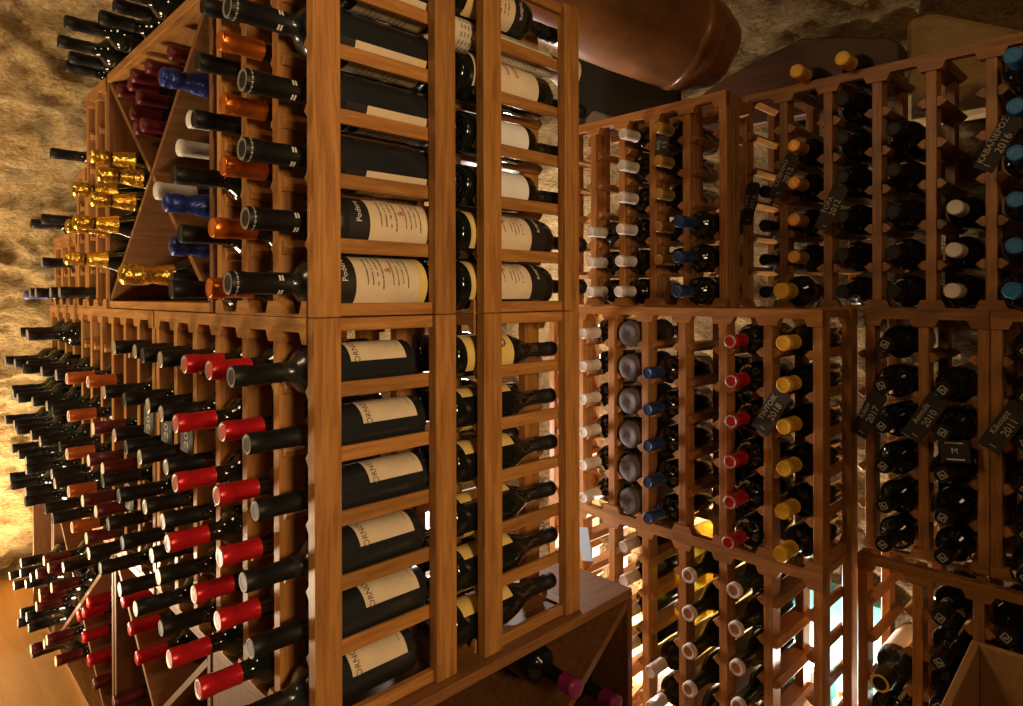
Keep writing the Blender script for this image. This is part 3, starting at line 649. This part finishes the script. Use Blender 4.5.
tag_card(['KABA\u039bIEPO\u03a3', '2016'], (1.53, cDu[1] - .004, zDu[4]), R(28), 'slate tag chalked KABALIEROS 2016 beside the bright blue caps', w=.036)
tag_card(['COBNAO', '2012'], (1.56, cDu[5], zDu[4]), R(25), 'slate tag chalked COBNAO 2012 between the orange gold caps', w=.036)
tag_card(['TOPA', '2012'], (1.565, cDu[4], zDu[3]), R(25), 'slate tag chalked TOPA 2012 right of the orange gold caps', w=.036)
tag_card(['TAPA', '2016'], (1.6036, .764, .304), R(14), 'slate tag chalked TAPA 2016 beside the centre rack end', w=.034)
tag_card(['Kikov', '2017'], (1.525, cDl[1], zDl[1]), R(25), 'slate tag chalked Kikov 2017, left tagged column', w=.036)
tag_card(['Amoulz', '2010'], (1.545, cDl[0], zDl[1]), R(30), 'slate tag chalked Amoulz 2010, right tagged column')
tag_card(['Kikoupz', '2011'], (1.542, (.155 + .2535) / 2, zDl[1]), R(30), 'slate tag chalked Kikoupz 2011 at the right picture edge')
tag_card(['TINTOIK', '2018'], (1.362, cC[0], zC[1]), R(31), 'slate tag chalked TINTOIK 2018 in the yellow-capped column', w=.042, size=.0165)
tag_card(['AIG', '13'], (1.43, cCu[1], zCu[5]), R(6), 'slate tag chalked AIG between two dull gold caps', h=.051, num=False)
for c_, r_, l, q in [(3, 1, 'nearest of three tags chalked 200 in the left rack', '200'), (4, 1, 'middle of three tags chalked 200 in the left rack', '200'), (5, 1, 'farthest of three tags chalked 200 in the left rack', '200'),
                   (6, 3, 'tag chalked RAI 20 among dark red caps in the left rack', 'RAI 20')]:
    tag_card([q], (.387, cA[c_], zL[r_]), 0, l, w=.062, h=.056, num=False, size=.03 if q == '200' else .018)

# small dark booklet hung in the right tagged column
t = thing('booklet', 'small dark booklet with white emblem hanging below the 2010 tag', 'booklet', (1.557, cDl[0] - .012, zDl[2] - .0172), (R(-6), 0, 0))
b = MB(); b.box((-.002, -.026, -.045), (.002, .026, 0), M['slate']); link('cover', b.mesh('cover', .0006), t)
b = MB(); vs, fs = text_geo('M', .016); b.add([(-.0026, -v.x, v.y - .0225) for v in vs], fs, M['silver'])
for z in (-.006, -.039): b.box((-.0027, -.016, z - .0015), (-.0021, .016, z + .0015), M['silver'])
link('print', b.mesh('print'), t)

# pale blue price card clipped in the bottom tier next to the cabinet corner
b = MB(); b.box((0, 0, 0), (.0015, .038, .085), M['blue'])
tag(link('price_card', b.mesh('price_card'), None, (1.325, 1.075, -.690), (R(-12), 0, 0)), 'pale blue card hanging beside the base cabinet corner', 'card')

# ------------------------------------------------------------------ big clay jar lying over the racks
t = thing('clay_jar', 'big glazed brown clay jar lying on its side over the racks', 'jar', (0, 0, 0))
ja = Vector((.907, -.42, -.226)).normalized(); t.rotation_euler = ja.to_track_quat('X', 'Z').to_euler(); t.location = Vector((1.453, .883, .642)) - ja * .55
b = MB(); b.lathe([(0, .066), (.02, .074), (.05, .095), (.09, .114), (.15, .124), (.25, .129), (.40, .130), (.50, .127), (.536, .1245)], M['terra'], 64)
b.lathe([(.536, .1245), (.539, .1275), (.548, .1285), (.557, .1265), (.56, .1225)], M['terra'], 64)
b.lathe([(.56, .1225), (.582, .1165), (.586, .1180), (.592, .1155), (.615, .107), (.652, .089), (.659, .085)], M['terra'], 64); b.lathe([(.659, .085), (.659, .0005)], M['terra'], 64); link('jar_body', b.mesh('jar_body'), t)
b = MB(); b.lathe([(.012, .058), (-.02, .068), (-.026, .088), (-.008, .092), (.012, .076)], M['terra'], 48); link('rim', b.mesh('rim'), t)

# black panel, grey cloth behind the jar
b = MB(); b.box((1.560, .965, .4905), (1.578, 1.36, .78), M['screen']); tag(link('black_panel', b.mesh('black_panel', .002)), 'flat black panel standing behind the clay jar on the rack top', 'panel')
b = MB(); b.prism([(1.13, .4905), (1.225, .4905), (1.215, .513), (1.19, .530), (1.15, .510)], 1.47, 1.555, 'x', M['grey']); tag(link('folded_cloth', b.mesh('folded_cloth', .004)), 'small grey folded cloth on the rack top left of the black panel', 'cloth')

# ------------------------------------------------------------------ wooden crate at lower right
def crate(label, loc, rz):
    t = thing('wooden_crate', label, 'crate', loc, (0, 0, rz))
    Lx, Wy, H, th = .40, .30, .17, .012
    for n, a, e in (('side_board', (-Lx, 0, 0), (0, -th, H)), ('side_board', (-Lx, -Wy + th, 0), (0, -Wy, H)), ('end_board', (-th, -th - .0005, 0), (0, -Wy + th + .0005, H)), ('end_board', (-Lx, -th - .0005, 0), (-Lx + th, -Wy + th + .0005, H)), ('base_board', (-Lx + th, -th - .0005, 0), (-th - .0005, -Wy + th, .01))):
        b = MB(); b.box([min(p, q) for p, q in zip(a, e)], [max(p, q) for p, q in zip(a, e)], M['pine']); link(n, b.mesh(n, .001), t)
    return t
crate('open pine crate at lower right corner with a dark bottle inside', (1.345, .255, -.765), R(2))
crate('lower pine crate directly beneath the open one with a bottle', (1.345, .255, -.9355), R(2))
bottle('K2', (1.02, .115, -.7195), -1, 'dark bottle lying in the open pine crate', None, rz=PI - .1)

# ------------------------------------------------------------------ room shell
def rough_sheet(name, fn, nu, nv, mat, amp, sc, kind='structure'):
    vs = []; fs = []
    for i in range(nu + 1):
        for j in range(nv + 1):
            p, n = fn(i / nu, j / nv); p = Vector(p); n = Vector(n).normalized()
            q = Vector((p.x, p.y, p.z * 1.7)); d = noise.fractal(q * sc, .75, 2.1, 6) * amp + noise.noise(Vector((p.x * 2.0, p.y * 2.0, p.z * 6.0))) * amp - abs(noise.noise(q * sc * 1.6)) * amp * 1.2
            vs.append(tuple(p + n * d))
    for i in range(nu):
        for j in range(nv):
            a = i * (nv + 1) + j; fs.append((a, a + 1, a + nv + 2, a + nv + 1))
    b = MB(); b.add(vs, fs, mat, True)
    return struct(name, b.mesh(name))
def interp(tab, t):
    for (a, p), (c, q) in zip(tab, tab[1:]):
        if t <= c: return tuple(u + (w - u) * (t - a) / (c - a) for u, w in zip(p, q))
    return tab[-1][1]
VL = [(0, (3.42, -1.2)), (.13, (3.2, -.8)), (.25, (2.94, -.4)), (.38, (2.70, 0)), (.46, (2.56, .22)), (.52, (2.36, .40)), (.58, (2.19, .60)), (.70, (1.90, 1.0)), (.83, (1.35, 1.42)), (1, (.3, 1.75))]
rough_sheet('wall_left', lambda u, v: ((-1.6 + 3.8 * u, *interp(VL, v)), (0, -1, -.3)), 300, 300, M['stone'], .03, 8)
VB = [(0, (1.945, -1.2)), (.55, (1.935, .45)), (.62, (1.93, .66)), (.68, (1.90, .80)), (.76, (1.78, .98)), (.86, (1.45, 1.25)), (1, (.7, 1.6))]
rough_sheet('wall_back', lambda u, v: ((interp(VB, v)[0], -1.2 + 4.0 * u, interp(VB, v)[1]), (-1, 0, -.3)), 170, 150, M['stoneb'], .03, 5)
b = MB(); b.box((-2.2, -2.2, FZ - .05), (2.2, 3.4, FZ), M['floor']); struct('floor', b.mesh('floor'))
# flat stone block and dark arched board above the right rack
b = MB(); b.prism([(.24, .43), (.495, .43), (.495, .70), (.44, .702), (.25, .60)], 1.872, 1.95, 'x', M['slab']); tag(link('stone_block', b.mesh('stone_block', .012)), 'smooth tan stone block in the wall above the dim right rack', 'stone block')
b = MB()
arch = [(.505, .50), (1.08, .50), (1.08, .62), (1.0, .655), (.90, .685), (.80, .706), (.75, .716), (.68, .700), (.60, .678), (.525, .655), (.513, .642), (.505, .640)]
b.prism(arch, 1.85, 1.90, 'x', M['dark']); tag(link('arched_board', b.mesh('arched_board', .004)), 'dark brown arched board behind the two yellow-capped bottles', 'board')

# turquoise box and floor spotlights behind the right racks
b = MB(); b.box((1.835, .53, FZ), (1.90, .78, -.80), M['teal']); tag(link('storage_box', b.mesh('storage_box', .006)), 'turquoise box on the floor seen through the empty rungs', 'box')
def spot(label, loc):
    t = thing('floor_spotlight', label, 'spotlight', loc)
    b = MB(); b.prism([(.028 * math.cos(k * PI / 8), .028 * math.sin(k * PI / 8)) for k in range(16)], 0, .10, 'z', M['wire']); link('base', b.mesh('base'), t)
    b = MB(); b.prism([(.02 * math.cos(k * PI / 8), .02 * math.sin(k * PI / 8)) for k in range(16)], .1005, .138, 'z', M['wire']); link('housing', b.mesh('housing'), t)
    b = MB(); b.prism([(.017 * math.cos(k * PI / 8), .017 * math.sin(k * PI / 8)) for k in range(16)], .1385, .146, 'z', M['lampw']); link('lens', b.mesh('lens'), t)
def lamp(kind, loc, power, col, size=.05, rot=None, sizey=None, spot=None):
    l = bpy.data.lights.new('lamp', kind); l.energy = power; l.color = col
    if kind == 'AREA':
        l.size = size
        if sizey: l.shape = 'RECTANGLE'; l.size_y = sizey
    else: l.shadow_soft_size = size
    if kind == 'SPOT': l.spot_size = spot or R(90); l.spot_blend = .6
    o = bpy.data.objects.new('lamp', l); COL.objects.link(o); o.location = loc
    if rot is not None:
        o.rotation_euler = (Vector(rot) - Vector(loc)).to_track_quat('-Z', 'Y').to_euler()
    return o
WARM = (1, .68, .36); AMB = (1, .62, .30); TAN = (1, .77, .50); WHITE = (1, .90, .78); PINK = (1, .82, .74)
for k, (x, y, l) in enumerate([(1.785, .705, 'small floor spotlight shining behind the empty rungs, leftmost of three'), (1.755, .605, 'small floor spotlight in front of the turquoise box, middle of three'), (1.725, .545, 'small floor spotlight shining beside the large labelled bottle'), (1.86, 1.12, 'small floor spotlight behind the base cabinet corner')]):
    spot(l, (x, y, FZ))
    lamp('POINT', (x, y, FZ + .17), (3.2, 1.4, 3.2, 70)[k], WHITE, .015)
lamp('SPOT', (.15, -.9, .16), 84, WARM, .18, (.56, .85, -.03), spot=R(53))     # cellar spotlight on the end of the middle racks
lamp('AREA', (.5, -.9, .95), 3.8, AMB, .4, (1.6, .4, -.1))                       # weaker added fill light towards the far right racks
lamp('AREA', (-1.0, 1.0, .9), 9, WARM, .35, (.4, 1.4, -.2))                     # added warm fill light on the left bank, from above the aisle
lamp('AREA', (-.5, 2.2, -1.0), 34, TAN, .4, (.05, 2.5, .35))                       # added low fill light in the left aisle, brightens the upper wall
lamp('AREA', (.1, 2.98, -1.08), 24, TAN, .7, (.2, 2.75, .5), .12)                # uplight at the foot of the left wall
lamp('POINT', (1.62, 1.80, .15), 24, (1, .93, .86), .06)                         # added point light without a fitting, whitens the wall beyond the middle racks
lamp('AREA', (1.22, 1.75, -.55), 17, PINK, .25, (1.38, .9, -.1))                # light from the aisle between the racks
w = bpy.data.worlds.new('World'); S.world = w; w.use_nodes = True
w.node_tree.nodes['Background'].inputs[0].default_value = (1, .72, .45, 1); w.node_tree.nodes['Background'].inputs[1].default_value = .008

# ------------------------------------------------------------------ camera
yaw, pit, rol = .790089619535922, -.003032981, -.0026453784
u = Vector((1, 0, 0)); v = Vector((0, 1, 0)); Z = Vector((0, 0, 1))
F = u * math.cos(yaw) + v * math.sin(yaw); Rt = u * math.sin(yaw) - v * math.cos(yaw)
F2 = F * math.cos(pit) + Z * math.sin(pit); U2 = Z * math.cos(pit) - F * math.sin(pit)
R3 = Rt * math.cos(rol) + U2 * math.sin(rol); U3 = U2 * math.cos(rol) - Rt * math.sin(rol)
cam = bpy.data.cameras.new('camera'); co = bpy.data.objects.new('camera', cam); COL.objects.link(co)
co.matrix_world = Matrix((R3, U3, -F2)).transposed().to_4x4()
f, cx, cy = 655.4176, 520.8907, 297.3642
cam.sensor_fit = 'HORIZONTAL'; cam.sensor_width = 36; cam.lens = f * 36 / 1023
cam.shift_x = (511.5 - cx) / 1023; cam.shift_y = (cy - 353) / 1023
cam.clip_start = .02
S.camera = co
vs = S.view_settings; vs.view_transform = 'Standard'; vs.look = 'None'; vs.gamma = 1; vs.use_curve_mapping = False; vs.exposure = 0
